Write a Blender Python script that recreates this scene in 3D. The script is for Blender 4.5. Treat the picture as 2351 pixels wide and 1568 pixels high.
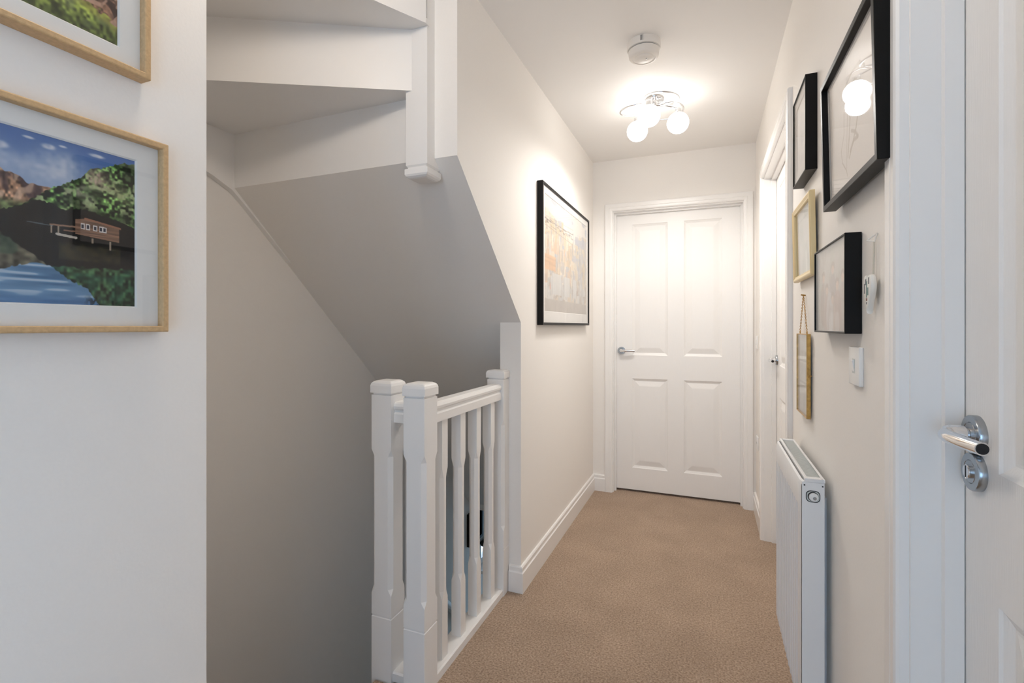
import bpy, bmesh, math, random
import numpy as np
from mathutils import Matrix, Vector

for _o in list(bpy.data.objects):
    bpy.data.objects.remove(_o, do_unlink=True)
scene = bpy.context.scene
COL = scene.collection
random.seed(4)

# ------------------------------------------------------------------ camera, world, light, exposure
FPX, IMG_W = 1120.0, 2351.0
CAM_Z = 1.18
cam_data = bpy.data.cameras.new('camera')
cam_data.sensor_width = 36.0
cam_data.lens = FPX / IMG_W * 36.0
cam_data.shift_y = -35.0 / IMG_W
cam_data.clip_start = 0.02
cam = bpy.data.objects.new('camera', cam_data)
COL.objects.link(cam)
cam.location = (0, 0, CAM_Z)
cam.rotation_euler = (math.pi / 2, 0, math.atan(450.5 / FPX))
scene.camera = cam

world = bpy.data.worlds.new('daylight')
scene.world = world
world.use_nodes = True
wn = world.node_tree.nodes
wn['Background'].inputs[0].default_value = (0.62, 0.78, 1.0, 1)
wn['Background'].inputs[1].default_value = 1.0

def area_light(name, loc, rot, sx, sy, power, color):
    d = bpy.data.lights.new(name, 'AREA')
    d.shape = 'RECTANGLE'
    d.size, d.size_y = sx, sy
    d.energy = power
    d.color = color
    o = bpy.data.objects.new(name, d)
    COL.objects.link(o)
    o.location = loc
    o.rotation_euler = rot
    return o

# daylight through the two landing windows behind the camera
area_light('landing_window_daylight', (-0.22, -2.47, 0.92), (math.radians(90), 0, 0), 0.84, 1.30, 4.4, (0.32, 0.64, 1.0))
area_light('side_window_daylight', (0.40, -1.05, 0.92), (math.radians(90), 0, math.radians(90)), 0.84, 1.30, 2.4, (0.24, 0.59, 1.0))
area_light('lower_blue_fill', (-1.0, 4.72, -1.35), (math.radians(-90), 0, 0), 1.1, 1.3, 1.5, (0.40, 0.70, 1.0))  # added blue fill for the floor below; the end wall here has no window

def point_light(name, loc, radius, power, color):
    d = bpy.data.lights.new(name, 'POINT')
    d.shadow_soft_size = radius
    d.energy = power
    d.color = color
    o = bpy.data.objects.new(name, d)
    COL.objects.link(o)
    o.location = loc
    return o
# the landing's other ceiling light, above the head of the stairs and out of view
point_light('landing_ceiling_light', (-0.70, 0.55, 2.27), 0.07, 3.2, (1.0, 0.88, 0.76))

vs = scene.view_settings
vs.view_transform = 'Standard'
vs.look = 'None'
vs.gamma = 1.0
vs.use_curve_mapping = False
vs.exposure = 1.50

scene.cycles.max_bounces = 12
scene.cycles.diffuse_bounces = 9

LAMP_EMIT = 2.8
LAMP_DOWN = 5.4
LAMP_COL = (1.0, 0.96, 0.915)

# ------------------------------------------------------------------ materials
def nodes_of(name):
    m = bpy.data.materials.new(name)
    m.use_nodes = True
    nt = m.node_tree
    return m, nt, nt.nodes['Principled BSDF']

def paint(name, col, rough=0.6, bump=0.0, scale=60.0, spec=0.4, var=0.0, stretch=(1, 1, 1), metal=0.0, coat=0.0, detail=3):
    m, nt, p = nodes_of(name)
    p.inputs['Base Color'].default_value = (*col, 1)
    p.inputs['Roughness'].default_value = rough
    p.inputs['Metallic'].default_value = metal
    p.inputs['Specular IOR Level'].default_value = spec
    p.inputs['Coat Weight'].default_value = coat
    if bump or var:
        tc = nt.nodes.new('ShaderNodeTexCoord')
        mp = nt.nodes.new('ShaderNodeMapping')
        mp.inputs['Scale'].default_value = stretch
        nz = nt.nodes.new('ShaderNodeTexNoise')
        nz.inputs['Scale'].default_value = scale
        nz.inputs['Detail'].default_value = detail
        nt.links.new(tc.outputs['Object'], mp.inputs['Vector'])
        nt.links.new(mp.outputs[0], nz.inputs['Vector'])
        if bump:
            b = nt.nodes.new('ShaderNodeBump')
            b.inputs['Strength'].default_value = bump
            b.inputs['Distance'].default_value = 0.002
            nt.links.new(nz.outputs['Fac'], b.inputs['Height'])
            nt.links.new(b.outputs[0], p.inputs['Normal'])
        if var:
            r = nt.nodes.new('ShaderNodeValToRGB')
            r.color_ramp.elements[0].position = 0.3
            r.color_ramp.elements[1].position = 0.7
            r.color_ramp.elements[0].color = (*[c * (1 - var) for c in col], 1)
            r.color_ramp.elements[1].color = (*[min(1, c * (1 + var)) for c in col], 1)
            nt.links.new(nz.outputs['Fac'], r.inputs[0])
            nt.links.new(r.outputs[0], p.inputs['Base Color'])
    return m

def srgb(r, g, b):
    def f(c):
        c /= 255.0
        return c / 12.92 if c <= 0.04045 else ((c + 0.055) / 1.055) ** 2.4
    return (f(r), f(g), f(b))

M = {}
M['wall'] = paint('white_wall_emulsion', (0.86, 0.832, 0.795), 0.75, 0.08, 180, 0.25, 0.006)
M['ceiling'] = paint('white_ceiling_emulsion', (0.87, 0.855, 0.835), 0.85, 0.08, 150, 0.2)
M['gloss'] = paint('white_gloss_woodwork', (0.86, 0.845, 0.825), 0.24, 0.0, 25, 0.45)
M['stairpaint'] = paint('white_satin_stair_paint', (0.86, 0.845, 0.825), 0.4, 0.06, 40, 0.4)
M['door'] = paint('white_door_paint_with_fine_grain', (0.86, 0.845, 0.825), 0.36, 0.22, 60, 0.4, 0, (6, 6, 0.35))
M['chrome'] = paint('polished_chrome', (0.78, 0.78, 0.79), 0.08, metal=1.0)
M['chrome_dark'] = paint('brushed_chrome', (0.42, 0.44, 0.46), 0.22, metal=1.0)
M['dark'] = paint('dark_hollow', (0.01, 0.01, 0.012), 0.6)
M['oak'] = paint('pale_oak', srgb(198, 166, 124), 0.5, 0.10, 14, 0.35, 0.10, (14, 14, 14))
M['black'] = paint('black_frame_lacquer', (0.004, 0.0037, 0.0034), 0.42, spec=0.2)
M['mat'] = paint('white_mount_board', (0.80, 0.80, 0.78), 0.9, 0.05, 300, 0.1)
M['matwarm'] = paint('warm_white_paper', (0.82, 0.80, 0.77), 0.85, 0.05, 300, 0.1)
M['gold'] = paint('satin_gold_moulding', srgb(226, 206, 160), 0.36, 0.06, 60, 0.5, metal=0.35)
M['brass'] = paint('antique_brass', srgb(186, 146, 78), 0.32, 0.1, 80, 0.5, 0.25, metal=0.6)
M['plastic'] = paint('white_moulded_plastic', (0.83, 0.825, 0.81), 0.3, spec=0.5)
M['detector'] = paint('ivory_detector_plastic', (0.78, 0.75, 0.71), 0.4, spec=0.4)
M['radiator'] = paint('white_radiator_enamel', (0.80, 0.81, 0.82), 0.28, spec=0.5)
M['grille'] = paint('pale_grey_grille', (0.55, 0.58, 0.57), 0.5)
M['ceramic'] = paint('glazed_white_ceramic', (0.80, 0.78, 0.73), 0.3, spec=0.5)
M['cord'] = paint('cream_cord', (0.62, 0.58, 0.50), 0.9)
M['darkwood'] = paint('dark_stained_wood', (0.012, 0.008, 0.006), 0.5, 0.1, 30, 0.3, 0.3)
M['steel'] = paint('grey_steel_hook', (0.35, 0.34, 0.33), 0.3, metal=1.0)

def carpet_material():
    m, nt, p = nodes_of('beige_twist_pile_carpet')
    p.inputs['Roughness'].default_value = 0.95
    p.inputs['Specular IOR Level'].default_value = 0.1
    p.inputs['Sheen Weight'].default_value = 0.25
    tc = nt.nodes.new('ShaderNodeTexCoord')
    fine = nt.nodes.new('ShaderNodeTexNoise'); fine.inputs['Scale'].default_value = 150; fine.inputs['Detail'].default_value = 4
    tuft = nt.nodes.new('ShaderNodeTexVoronoi'); tuft.inputs['Scale'].default_value = 330
    big = nt.nodes.new('ShaderNodeTexNoise'); big.inputs['Scale'].default_value = 4.5; big.inputs['Detail'].default_value = 4
    for n in (fine, tuft, big):
        nt.links.new(tc.outputs['Object'], n.inputs['Vector'])
    r1 = nt.nodes.new('ShaderNodeValToRGB')
    r1.color_ramp.elements[0].position = 0.32; r1.color_ramp.elements[1].position = 0.70
    r1.color_ramp.elements[0].color = (*srgb(139, 115, 95), 1)
    r1.color_ramp.elements[1].color = (*srgb(197, 173, 150), 1)
    nt.links.new(fine.outputs['Fac'], r1.inputs[0])
    r2 = nt.nodes.new('ShaderNodeValToRGB')
    r2.color_ramp.elements[0].position = 0.35; r2.color_ramp.elements[1].position = 0.68
    r2.color_ramp.elements[0].color = (0.86, 0.85, 0.84, 1)
    r2.color_ramp.elements[1].color = (1.0, 1.0, 1.0, 1)
    nt.links.new(big.outputs['Fac'], r2.inputs[0])
    mx = nt.nodes.new('ShaderNodeMix'); mx.data_type = 'RGBA'; mx.blend_type = 'MULTIPLY'
    mx.inputs[0].default_value = 1.0
    nt.links.new(r1.outputs[0], mx.inputs[6]); nt.links.new(r2.outputs[0], mx.inputs[7])
    nt.links.new(mx.outputs[2], p.inputs['Base Color'])
    add = nt.nodes.new('ShaderNodeMath'); add.operation = 'ADD'
    nt.links.new(fine.outputs['Fac'], add.inputs[0]); nt.links.new(tuft.outputs['Distance'], add.inputs[1])
    b = nt.nodes.new('ShaderNodeBump'); b.inputs['Strength'].default_value = 0.5; b.inputs['Distance'].default_value = 0.003
    nt.links.new(add.outputs[0], b.inputs['Height']); nt.links.new(b.outputs[0], p.inputs['Normal'])
    return m
M['carpet'] = carpet_material()

def glass_material(name, ior=1.45, tint=(1, 1, 1)):
    m = bpy.data.materials.new(name); m.use_nodes = True
    nt = m.node_tree; nt.nodes.clear()
    out = nt.nodes.new('ShaderNodeOutputMaterial')
    mix = nt.nodes.new('ShaderNodeMixShader')
    lw = nt.nodes.new('ShaderNodeLayerWeight'); lw.inputs[0].default_value = 0.5
    pw = nt.nodes.new('ShaderNodeMath'); pw.operation = 'POWER'; pw.inputs[1].default_value = 5.0
    fr = nt.nodes.new('ShaderNodeMath'); fr.operation = 'MULTIPLY_ADD'; fr.inputs[1].default_value = 0.70; fr.inputs[2].default_value = 0.028
    nt.links.new(lw.outputs['Facing'], pw.inputs[0]); nt.links.new(pw.outputs[0], fr.inputs[0])
    tr = nt.nodes.new('ShaderNodeBsdfTransparent'); tr.inputs[0].default_value = (*tint, 1)
    gl = nt.nodes.new('ShaderNodeBsdfGlossy'); gl.inputs['Roughness'].default_value = 0.015
    nt.links.new(fr.outputs[0], mix.inputs[0]); nt.links.new(tr.outputs[0], mix.inputs[1]); nt.links.new(gl.outputs[0], mix.inputs[2])
    nt.links.new(mix.outputs[0], out.inputs[0])
    return m
M['glass'] = glass_material('picture_glass')
M['pane'] = glass_material('window_glass', 1.45, (0.96, 0.98, 1.0))

def globe_material():
    m, nt, p = nodes_of('lit_opal_globe')
    p.inputs['Base Color'].default_value = (0.9, 0.9, 0.88, 1)
    p.inputs['Emission Color'].default_value = (*LAMP_COL, 1)
    p.inputs['Emission Strength'].default_value = LAMP_EMIT
    return m
M['globe'] = globe_material()

def print_material(name, rough=0.55):
    m, nt, p = nodes_of(name)
    at = nt.nodes.new('ShaderNodeVertexColor'); at.layer_name = 'ink'
    nt.links.new(at.outputs['Color'], p.inputs['Base Color'])
    p.inputs['Roughness'].default_value = rough
    p.inputs['Specular IOR Level'].default_value = 0.25
    return m
M['print'] = print_material('printed_picture_ink')

# ------------------------------------------------------------------ mesh helpers
class MB:
    def __init__(self):
        self.v = []; self.f = []
    def add(self, verts, faces):
        n = len(self.v)
        self.v += [tuple(p) for p in verts]
        self.f += [tuple(i + n for i in q) for q in faces]
        return self
    def box(self, a, b):
        x0, x1 = sorted((a[0], b[0])); y0, y1 = sorted((a[1], b[1])); z0, z1 = sorted((a[2], b[2]))
        return self.add([(x0, y0, z0), (x1, y0, z0), (x1, y1, z0), (x0, y1, z0), (x0, y0, z1), (x1, y0, z1), (x1, y1, z1), (x0, y1, z1)],
                        [(0, 3, 2, 1), (4, 5, 6, 7), (0, 1, 5, 4), (1, 2, 6, 5), (2, 3, 7, 6), (3, 0, 4, 7)])
    def prism(self, pts, fn, t0, t1):
        """pts: 2-D outline; fn(p, q, t) -> 3-D point; extruded from t0 to t1"""
        n = len(pts)
        vs_ = [fn(p, q, t0) for p, q in pts] + [fn(p, q, t1) for p, q in pts]
        fs = [tuple(range(n))[::-1], tuple(range(n, 2 * n))] + [(i, (i + 1) % n, n + (i + 1) % n, n + i) for i in range(n)]
        return self.add(vs_, fs)
    def loft(self, rings, cap=True, closed_rings=True):
        n = len(rings[0]); vs_ = [p for r in rings for p in r]; fs = []
        for k in range(len(rings) - 1):
            for i in range(n if closed_rings else n - 1):
                j = (i + 1) % n
                fs.append((k * n + i, k * n + j, (k + 1) * n + j, (k + 1) * n + i))
        if cap:
            fs.append(tuple(range(n))[::-1]); fs.append(tuple(range((len(rings) - 1) * n, len(rings) * n)))
        return self.add(vs_, fs)
    def lathe(self, prof, origin, axis='z', seg=32):
        """prof: list of (radius, height along axis)"""
        rings = []
        for r, hgt in prof:
            ring = []
            for i in range(seg):
                a = 2 * math.pi * i / seg
                c, s = r * math.cos(a), r * math.sin(a)
                d = {'z': (c, s, hgt), 'x': (hgt, c, s), 'y': (s, hgt, c)}[axis]
                ring.append((origin[0] + d[0], origin[1] + d[1], origin[2] + d[2]))
            rings.append(ring)
        return self.loft(rings)
    def tube(self, path, rad, seg=12, closed=False):
        pts = [Vector(p) for p in path]; n = len(pts); rings = []
        rr = rad if hasattr(rad, '__len__') else [rad] * n
        up = None
        for i, p in enumerate(pts):
            if closed:
                t = (pts[(i + 1) % n] - pts[i - 1]).normalized()
            else:
                t = (pts[min(i + 1, n - 1)] - pts[max(i - 1, 0)]).normalized()
            if up is None:
                up = Vector((0, 0, 1)) if abs(t.z) < 0.9 else Vector((1, 0, 0))
            s = t.cross(up).normalized(); up = s.cross(t).normalized()
            rings.append([tuple(p + rr[i] * (math.cos(2 * math.pi * k / seg) * s + math.sin(2 * math.pi * k / seg) * up)) for k in range(seg)])
        if closed:
            rings.append(rings[0])
            return self.loft(rings, cap=False)
        return self.loft(rings)

def mesh_from(name, mb, mat, bevel=0.0, seg=2, smooth=False, fix=True):
    bm = bmesh.new()
    vv = [bm.verts.new(p) for p in mb.v]
    for q in mb.f:
        try:
            bm.faces.new([vv[i] for i in q])
        except ValueError:
            pass
    if fix:
        bmesh.ops.remove_doubles(bm, verts=bm.verts, dist=1e-6)
        bmesh.ops.recalc_face_normals(bm, faces=bm.faces)
    if bevel:
        es = [e for e in bm.edges if len(e.link_faces) == 2 and e.calc_face_angle(0) > 0.5]
        bmesh.ops.bevel(bm, geom=es, offset=bevel, segments=seg, affect='EDGES', profile=0.5, clamp_overlap=True)
    me = bpy.data.meshes.new(name)
    bm.to_mesh(me); bm.free()
    me.materials.append(mat)
    if smooth:
        me.polygons.foreach_set('use_smooth', [True] * len(me.polygons))
        try:
            me.set_sharp_from_angle(angle=math.radians(38))
        except Exception:
            pass
    return me

def obj(name, mb, mat, parent=None, bevel=0.0, seg=2, smooth=False, local=False):
    """one mesh object; coordinates are world coordinates unless local, then they are the parent's"""
    if parent is not None and not local:
        p = world_loc(parent)
        q = MB(); q.v = [(a - p[0], b - p[1], c - p[2]) for a, b, c in mb.v]; q.f = mb.f; mb = q
    o = bpy.data.objects.new(name, mesh_from(name, mb, mat, bevel, seg, smooth))
    COL.objects.link(o)
    o.parent = parent
    return o

def world_loc(o):
    p = Vector(o.location)
    while o.parent is not None:
        o = o.parent; p = p + Vector(o.location)
    return p

def empty(name, loc, rot=(0, 0, 0)):
    o = bpy.data.objects.new(name, None)
    o.empty_display_size = 0.05
    COL.objects.link(o)
    o.location = loc; o.rotation_euler = rot
    return o

def tag(o, label, cat=None, group=None, kind=None):
    o['label'] = label
    if cat: o['category'] = cat
    if group: o['group'] = group
    if kind: o['kind'] = kind
    return o

def struct(o, label):
    o['kind'] = 'structure'; o['label'] = label
    return o

def bx(a, b):
    return MB().box(a, b)

# ------------------------------------------------------------------ dimensions of the place (metres)
XL, XLI = -0.772, -0.872        # hall-left stud wall: hall face, stairwell face
XR = 0.284                      # right wall face
YE = 3.49                       # end wall face
ZC = 2.36                       # ceiling
YB = -2.40                      # wall behind the camera
XP, YP = -0.84, 0.612           # picture wall face and its free end
XS = -1.83                      # outer stairwell wall
YW = 1.432                      # winder riser plane / top of the sloping soffit
ZS = 1.747                      # soffit height there
SL = 0.928                      # stair pitch (rise over run)
YN = 0.44                       # near wall of the stairwell
ZL = -2.60                      # floor below

# ------------------------------------------------------------------ shell
fl = MB()
fl.prism([(XR + 0.17, YB), (XR + 0.17, YE + 0.17), (-0.845, YE + 0.17), (-0.845, 1.34), (-1.03, 1.34), (-1.03, YP), (XP - 0.05, YP), (XP - 0.05, YB)], lambda p, q, t: (p, q, t), -0.26, 0.0)
floor = struct(obj('floor', fl, M['carpet']), 'beige twist pile carpet running down the hallway')

cl = MB()
cl.prism([(XR + 0.1, YB), (XR + 0.1, YE + 0.1), (XLI, YE + 0.1), (XLI, 1.445), (-0.90, 1.445), (-0.90, YB)], lambda p, q, t: (p, q, t), ZC, ZC + 0.12)
struct(obj('ceiling', cl, M['ceiling']), 'plain white ceiling over the hallway')

zs_at = lambda y: ZS - SL * (y - YW)
wl = MB()
YEND = 2.025
wl.prism([(YEND, -0.02), (YE + 0.1, -0.02), (YE + 0.1, ZC), (YW, ZC), (YW, ZS), (YEND, zs_at(YEND))], lambda p, q, t: (t, p, q), XLI, XL)
struct(obj('wall_left', wl, M['wall']), 'white hallway wall on the left with slanted end under the stairs')

# end wall with the doorway
E_X0, E_X1, DTOP = -0.622, 0.205, 1.985
LIN = 0.028
we = MB()
we.box((XLI, YE, -0.02), (E_X0 - LIN, YE + 0.1, ZC))
we.box((E_X1 + LIN, YE, -0.02), (XR + 0.1, YE + 0.1, ZC))
we.box((E_X0 - LIN, YE, DTOP + LIN), (E_X1 + LIN, YE + 0.1, ZC))
struct(obj('wall_end', we, M['wall']), 'white wall around the door at the end of the hallway')

N_Y0, N_Y1 = 0.1445, 0.9065      # near right door leaf
F_Y0, F_Y1 = 2.085, 3.000        # far right door leaf
wr = MB()
SW = (-1.48, -0.62, 0.25, 1.57)
wr.box((XR, SW[0], -0.02), (XR + 0.1, SW[1], SW[2])); wr.box((XR, SW[0], SW[3]), (XR + 0.1, SW[1], ZC))
for y0, y1 in ((YB, SW[0]), (SW[1], N_Y0 - LIN), (N_Y1 + LIN, F_Y0 - LIN), (F_Y1 + LIN, YE)):
    wr.box((XR, y0, -0.02), (XR + 0.1, y1, ZC))
for y0, y1 in ((N_Y0, N_Y1), (F_Y0, F_Y1)):
    wr.box((XR, y0 - LIN, DTOP + LIN), (XR + 0.1, y1 + LIN, ZC))
struct(obj('wall_right', wr, M['wall']), 'white hallway wall on the right hung with frames')

# picture wall on the left near the camera, and the short stairwell wall behind it
wp = bx((XP - 0.10, YB, -0.26), (XP, YP, ZC))
struct(obj('wall_near_left', wp, M['wall'], bevel=0.002), 'white wall at the left with two oak framed paintings')
struct(obj('wall_stairwell_near', bx((XS, YN - 0.1, ZL), (XP - 0.10, YN, ZC + 0.05)), M['wall']), 'white stairwell wall hidden behind the picture wall')

# wall behind the camera with the landing window
WX0, WX1, WZ0, WZ1 = -0.64, 0.20, 0.25, 1.57
wb = MB()
wb.box((XP - 0.1, YB - 0.1, -0.02), (WX0, YB, ZC)); wb.box((WX1, YB - 0.1, -0.02), (XR + 0.1, YB, ZC))
wb.box((WX0, YB - 0.1, -0.02), (WX1, YB, WZ0)); wb.box((WX0, YB - 0.1, WZ1), (WX1, YB, ZC))
struct(obj('wall_back', wb, M['wall']), 'white landing wall with a window behind the viewpoint')

# outer stairwell wall (with the lower window), lower far wall, lower floor and ceiling
LW = (3.83, 4.35, -0.93, -0.72)
ws = MB()
ws.box((XS - 0.1, YN - 0.1, ZL), (XS, LW[0], ZC + 0.05)); ws.box((XS - 0.1, LW[1], ZL), (XS, 4.85, ZC + 0.05))
ws.box((XS - 0.1, LW[0], ZL), (XS, LW[1], LW[2])); ws.box((XS - 0.1, LW[0], LW[3]), (XS, LW[1], ZC + 0.05))
struct(obj('wall_stairwell_left', ws, M['wall']), 'shaded white wall on the far side of the stairwell')
struct(obj('wall_lower_end', bx((XS - 0.1, 4.85, ZL), (0.4, 4.95, -0.26)), M['wall']), 'end wall of the floor below')
struct(obj('wall_lower_right', bx((-0.60, 1.2, ZL), (-0.50, 4.85, -0.26)), M['wall']), 'side wall of the floor below')
struct(obj('floor_lower', bx((XS - 0.1, YN - 0.1, ZL - 0.1), (0.4, 4.95, ZL)), M['carpet']), 'carpet on the floor below')
struct(obj('ceiling_lower', bx((XS, 3.62, -0.33), (-0.55, 4.85, -0.27)), M['ceiling']), 'ceiling of the floor below beyond the stairs')

def window(name, axis, a0, a1, z0, z1, face, depth, label):
    """casement in an opening; axis 'x' or 'y' is the width direction"""
    root = empty(name, ((a0 + a1) / 2, face, z0) if axis == 'x' else (face, (a0 + a1) / 2, z0))
    P = (lambda a, d, z: (a, d, z)) if axis == 'x' else (lambda a, d, z: (d, a, z))
    fr = MB(); w = 0.05
    for (p0, p1, q0, q1) in ((a0, a1, z0, z0 + w), (a0, a1, z1 - w, z1), (a0, a0 + w, z0 + w, z1 - w), (a1 - w, a1, z0 + w, z1 - w), ((a0 + a1) / 2 - 0.025, (a0 + a1) / 2 + 0.025, z0 + w, z1 - w)):
        fr.box(P(p0, face - depth, q0), P(p1, face - depth + 0.05, q1))
    obj('window_frame', fr, M['plastic'], root)
    obj('pane', bx(P(a0 + w, face - depth + 0.02, z0 + w), P(a1 - w, face - depth + 0.026, z1 - w)), M['pane'], root)
    obj('window_sill', bx(P(a0 - 0.03, face - 0.005, z0 - 0.025), P(a1 + 0.03, face + 0.04, z0)), M['gloss'], root, bevel=0.004)
    return struct(root, label)
window('window_1', 'x', WX0, WX1, WZ0, WZ1, YB, 0.02, 'white casement window behind the viewpoint')
window('window_3', 'y', SW[0], SW[1], SW[2], SW[3], XR + 0.05, -0.01, 'white casement window in the right wall behind the viewpoint')
w2 = window('window_2', 'y', LW[0], LW[1], LW[2], LW[3], XS, 0.09, 'bright window on the floor below glimpsed between balusters')
obj('roller_blind', MB().lathe([(0.026, LW[0] - 0.03), (0.026, LW[1] + 0.03)], (XS + 0.03, 0, LW[3] + 0.03), 'y', 20), M['darkwood'], w2)

# ------------------------------------------------------------------ staircase overhead
PV = Vector((-0.905, 1.395))
def ray_end(p, d, xlim=None, ylim=None):
    t = []
    if xlim is not None and abs(d[0]) > 1e-6: t.append((xlim - p[0]) / d[0])
    if ylim is not None and abs(d[1]) > 1e-6: t.append((ylim - p[1]) / d[1])
    t = min(x for x in t if x > 0)
    return (p[0] + d[0] * t, p[1] + d[1] * t)
Z1, Z2, Z3 = 1.965, 2.168, 2.372
A1 = math.radians(28.2); A2 = math.radians(60.7)
d1 = (-math.cos(A1), -math.sin(A1)); d2 = (-math.cos(A2), -math.sin(A2))
p1 = (-0.900, 1.3925); p2 = (-0.853, 1.370)
e1 = ray_end(p1, d1, XS, YN); e2 = ray_end(p2, d2, XS, YN)

stair = empty('staircase', (-1.35, 2.4, 0))
tag(stair, 'white painted winder staircase passing overhead seen from below', 'staircase')
X_NS = -0.905
sof = MB()
YZE = 3.66
sof.prism([(YW, ZS), (YZE, zs_at(YZE)), (YZE + 0.04, zs_at(YZE) + 0.05), (YW + 0.03, ZS + 0.03)], lambda p, q, t: (t, p, q), XS, XLI)
obj('soffit', sof, M['wall'], stair)['label'] = 'sloping plastered soffit'
def riser(name, a, b, z0, z1, th=0.02):
    d = Vector((b[0] - a[0], b[1] - a[1])).normalized(); n = Vector((-d[1], d[0])) * th
    if n.y < 0 or (abs(n.y) < 1e-6 and n.x > 0): n = -n
    if name == 'r3': pass
    m = MB()
    m.prism([(a[0], a[1]), (b[0], b[1]), (b[0] + n.x, b[1] + n.y), (a[0] + n.x, a[1] + n.y)], lambda p, q, t: (p, q, t), z0, z1)
    return obj('riser', m, M['stairpaint'], stair)
riser('r1', (XLI, YW), (XS, YW), ZS, Z1)
riser('r2', p1, e1, Z1 + 0.018, Z2)
riser('r3', p2, e2, Z2 + 0.018, Z3)
def underside(pts, z):
    m = MB(); m.prism(pts, lambda p, q, t: (p, q, t), z, z + 0.018)
    return obj('tread', m, M['stairpaint'], stair)
underside([(XLI, YW + 0.02), (XLI, 1.40), p1, e1, (XS, YW + 0.02)], Z1)
back1 = (p1[0] - d1[1] * 0.0, p1[1] + 0.02)
underside([(p2[0], p2[1] + 0.02), (p1[0], p1[1] + 0.02), (e1[0], e1[1] + 0.02), (XS, YN), e2, p2], Z2)
underside([p2, e2, (XLI - 0.028, YN), (XLI - 0.028, 1.36)], Z3)
# newel hanging below the winders, with rounded drop cap
def newel_rings(cx, cy, hw, spec):
    """spec: (z, half width, chamfer)"""
    rings = []
    for z, w, c in spec:
        rings.append([(cx + w, cy - w + c, z), (cx + w, cy + w - c, z), (cx + w - c, cy + w, z), (cx - w + c, cy + w, z),
                      (cx - w, cy + w - c, z), (cx - w, cy - w + c, z), (cx - w + c, cy - w, z), (cx + w - c, cy - w, z)])
    return rings
hx, hy, hw = -0.899, 1.425, 0.0415
nm = MB().loft(newel_rings(hx, hy, hw, [(1.712, hw - 0.004, 0.001), (1.717, hw, 0.001), (Z3 + 0.02, hw, 0.001)]))
hang = obj('newel_post', nm, M['stairpaint'], stair)
hang['label'] = 'hanging newel post with rounded drop end'
capm = MB().loft(newel_rings(hx, hy, hw, [(1.712, hw - 0.005, 0.001), (1.708, hw - 0.005, 0.001), (1.705, hw + 0.003, 0.001), (1.687, hw + 0.003, 0.001), (1.681, hw, 0.002), (1.676, hw - 0.006, 0.003), (1.674, hw - 0.012, 0.004)]))
c_ = obj('drop_cap', capm, M['stairpaint'])
c_.parent = hang; c_.location = -Vector(stair.location)
# board on the outer wall under the winders, with its curved lower edge
sb = MB()
edge = [(0.50, 1.86), (0.80, 1.855), (1.00, 1.845), (1.15, 1.823), (1.26, 1.797), (1.34, 1.772), (1.42, 1.738), (1.48, 1.69), (1.54, 1.637), (1.62, 1.566), (1.72, 1.476)]
top = [(1.72, 1.50), (1.435, 1.76), (1.435, 1.975), (0.50, 2.18)]
sb.prism(edge + top, lambda p, q, t: (t, p, q), XS, XS + 0.027)
obj('wall_string', sb, M['stairpaint'], stair)
struct(obj('ceiling_stairwell', bx((XS, YN, Z3 + 0.019), (-0.90, 1.5, Z3 + 0.12)), M['ceiling']), 'ceiling closing the stairwell above the winders')

# ------------------------------------------------------------------ lower flight (goes down behind the balustrade)
low = empty('lower_staircase', (-1.35, 2.3, ZL))
tag(low, 'carpeted lower stairs descending behind the white balustrade', 'staircase')
pv = (-1.035, 1.343)
XT, YT = XS + 0.006, YN + 0.006
def wedge(a0, a1, z):
    dd0 = (-math.cos(a0), -math.sin(a0)); dd1 = (-math.cos(a1), -math.sin(a1))
    q0 = ray_end(pv, dd0, XT, YT); q1 = ray_end(pv, dd1, XT, YT)
    pts = [pv, q0] + ([(XT, YT)] if abs(q0[0] - XT) < 1e-4 and abs(q1[1] - YT) < 1e-4 and abs(q0[1] - YT) > 1e-4 else []) + [q1]
    m = MB(); m.prism(pts, lambda p, q, t: (p, q, t), z - 0.20, z)
    obj('tread', m, M['carpet'], low)
R90 = math.radians(89.9)
wedge(math.radians(60), R90, -0.20); wedge(math.radians(30), math.radians(60), -0.40); wedge(0.001, math.radians(30), -0.60)
for i in range(9):
    y0 = 1.345 + 0.222 * i; z = -0.80 - 0.2 * i
    obj('tread', bx((XT, y0, z - 0.2), (-1.06, y0 + 0.240, z)), M['carpet'], low, bevel=0.008)
struct(obj('wall_lower_stair', bx((-1.05, 1.44, ZL), (-0.90, 3.62, -0.262)), M['wall']), 'wall below the landing edge beside the lower stairs')
hr = MB(); hp = [(1.75, 0.28), (3.62, 0.28 - SL * 1.87)]
za = lambda y: -0.955 - SL * (y - 3.25)
prof = [(0.0, -0.028), (0.028, -0.03), (0.045, -0.02), (0.05, 0.0), (0.045, 0.02), (0.028, 0.03), (0.0, 0.028)]
hr.loft([[(XS + 0.02 + p, y, za(y) + q * 1.35) for p, q in prof] for y in (2.86, 3.66)])
hro = obj('wall_handrail', hr, M['gloss'], smooth=True)
tag(hro, 'white handrail sloping down the lower stairwell wall, glimpsed between balusters', 'handrail')
dp = empty('framed_picture', (XS, 3.69, -0.62))
tag(dp, 'dark framed picture on the lower stairwell wall seen between the balusters', 'picture')
obj('frame', MB().box((XS, 3.56, -0.625), (XS + 0.03, 3.59, -0.36)).box((XS, 3.785, -0.625), (XS + 0.03, 3.815, -0.36)).box((XS, 3.59, -0.625), (XS + 0.03, 3.785, -0.60)).box((XS, 3.59, -0.385), (XS + 0.03, 3.785, -0.36)), M['darkwood'], dp)
obj('canvas', bx((XS, 3.585, -0.605), (XS + 0.015, 3.79, -0.38)), M['darkwood'], dp)

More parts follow.
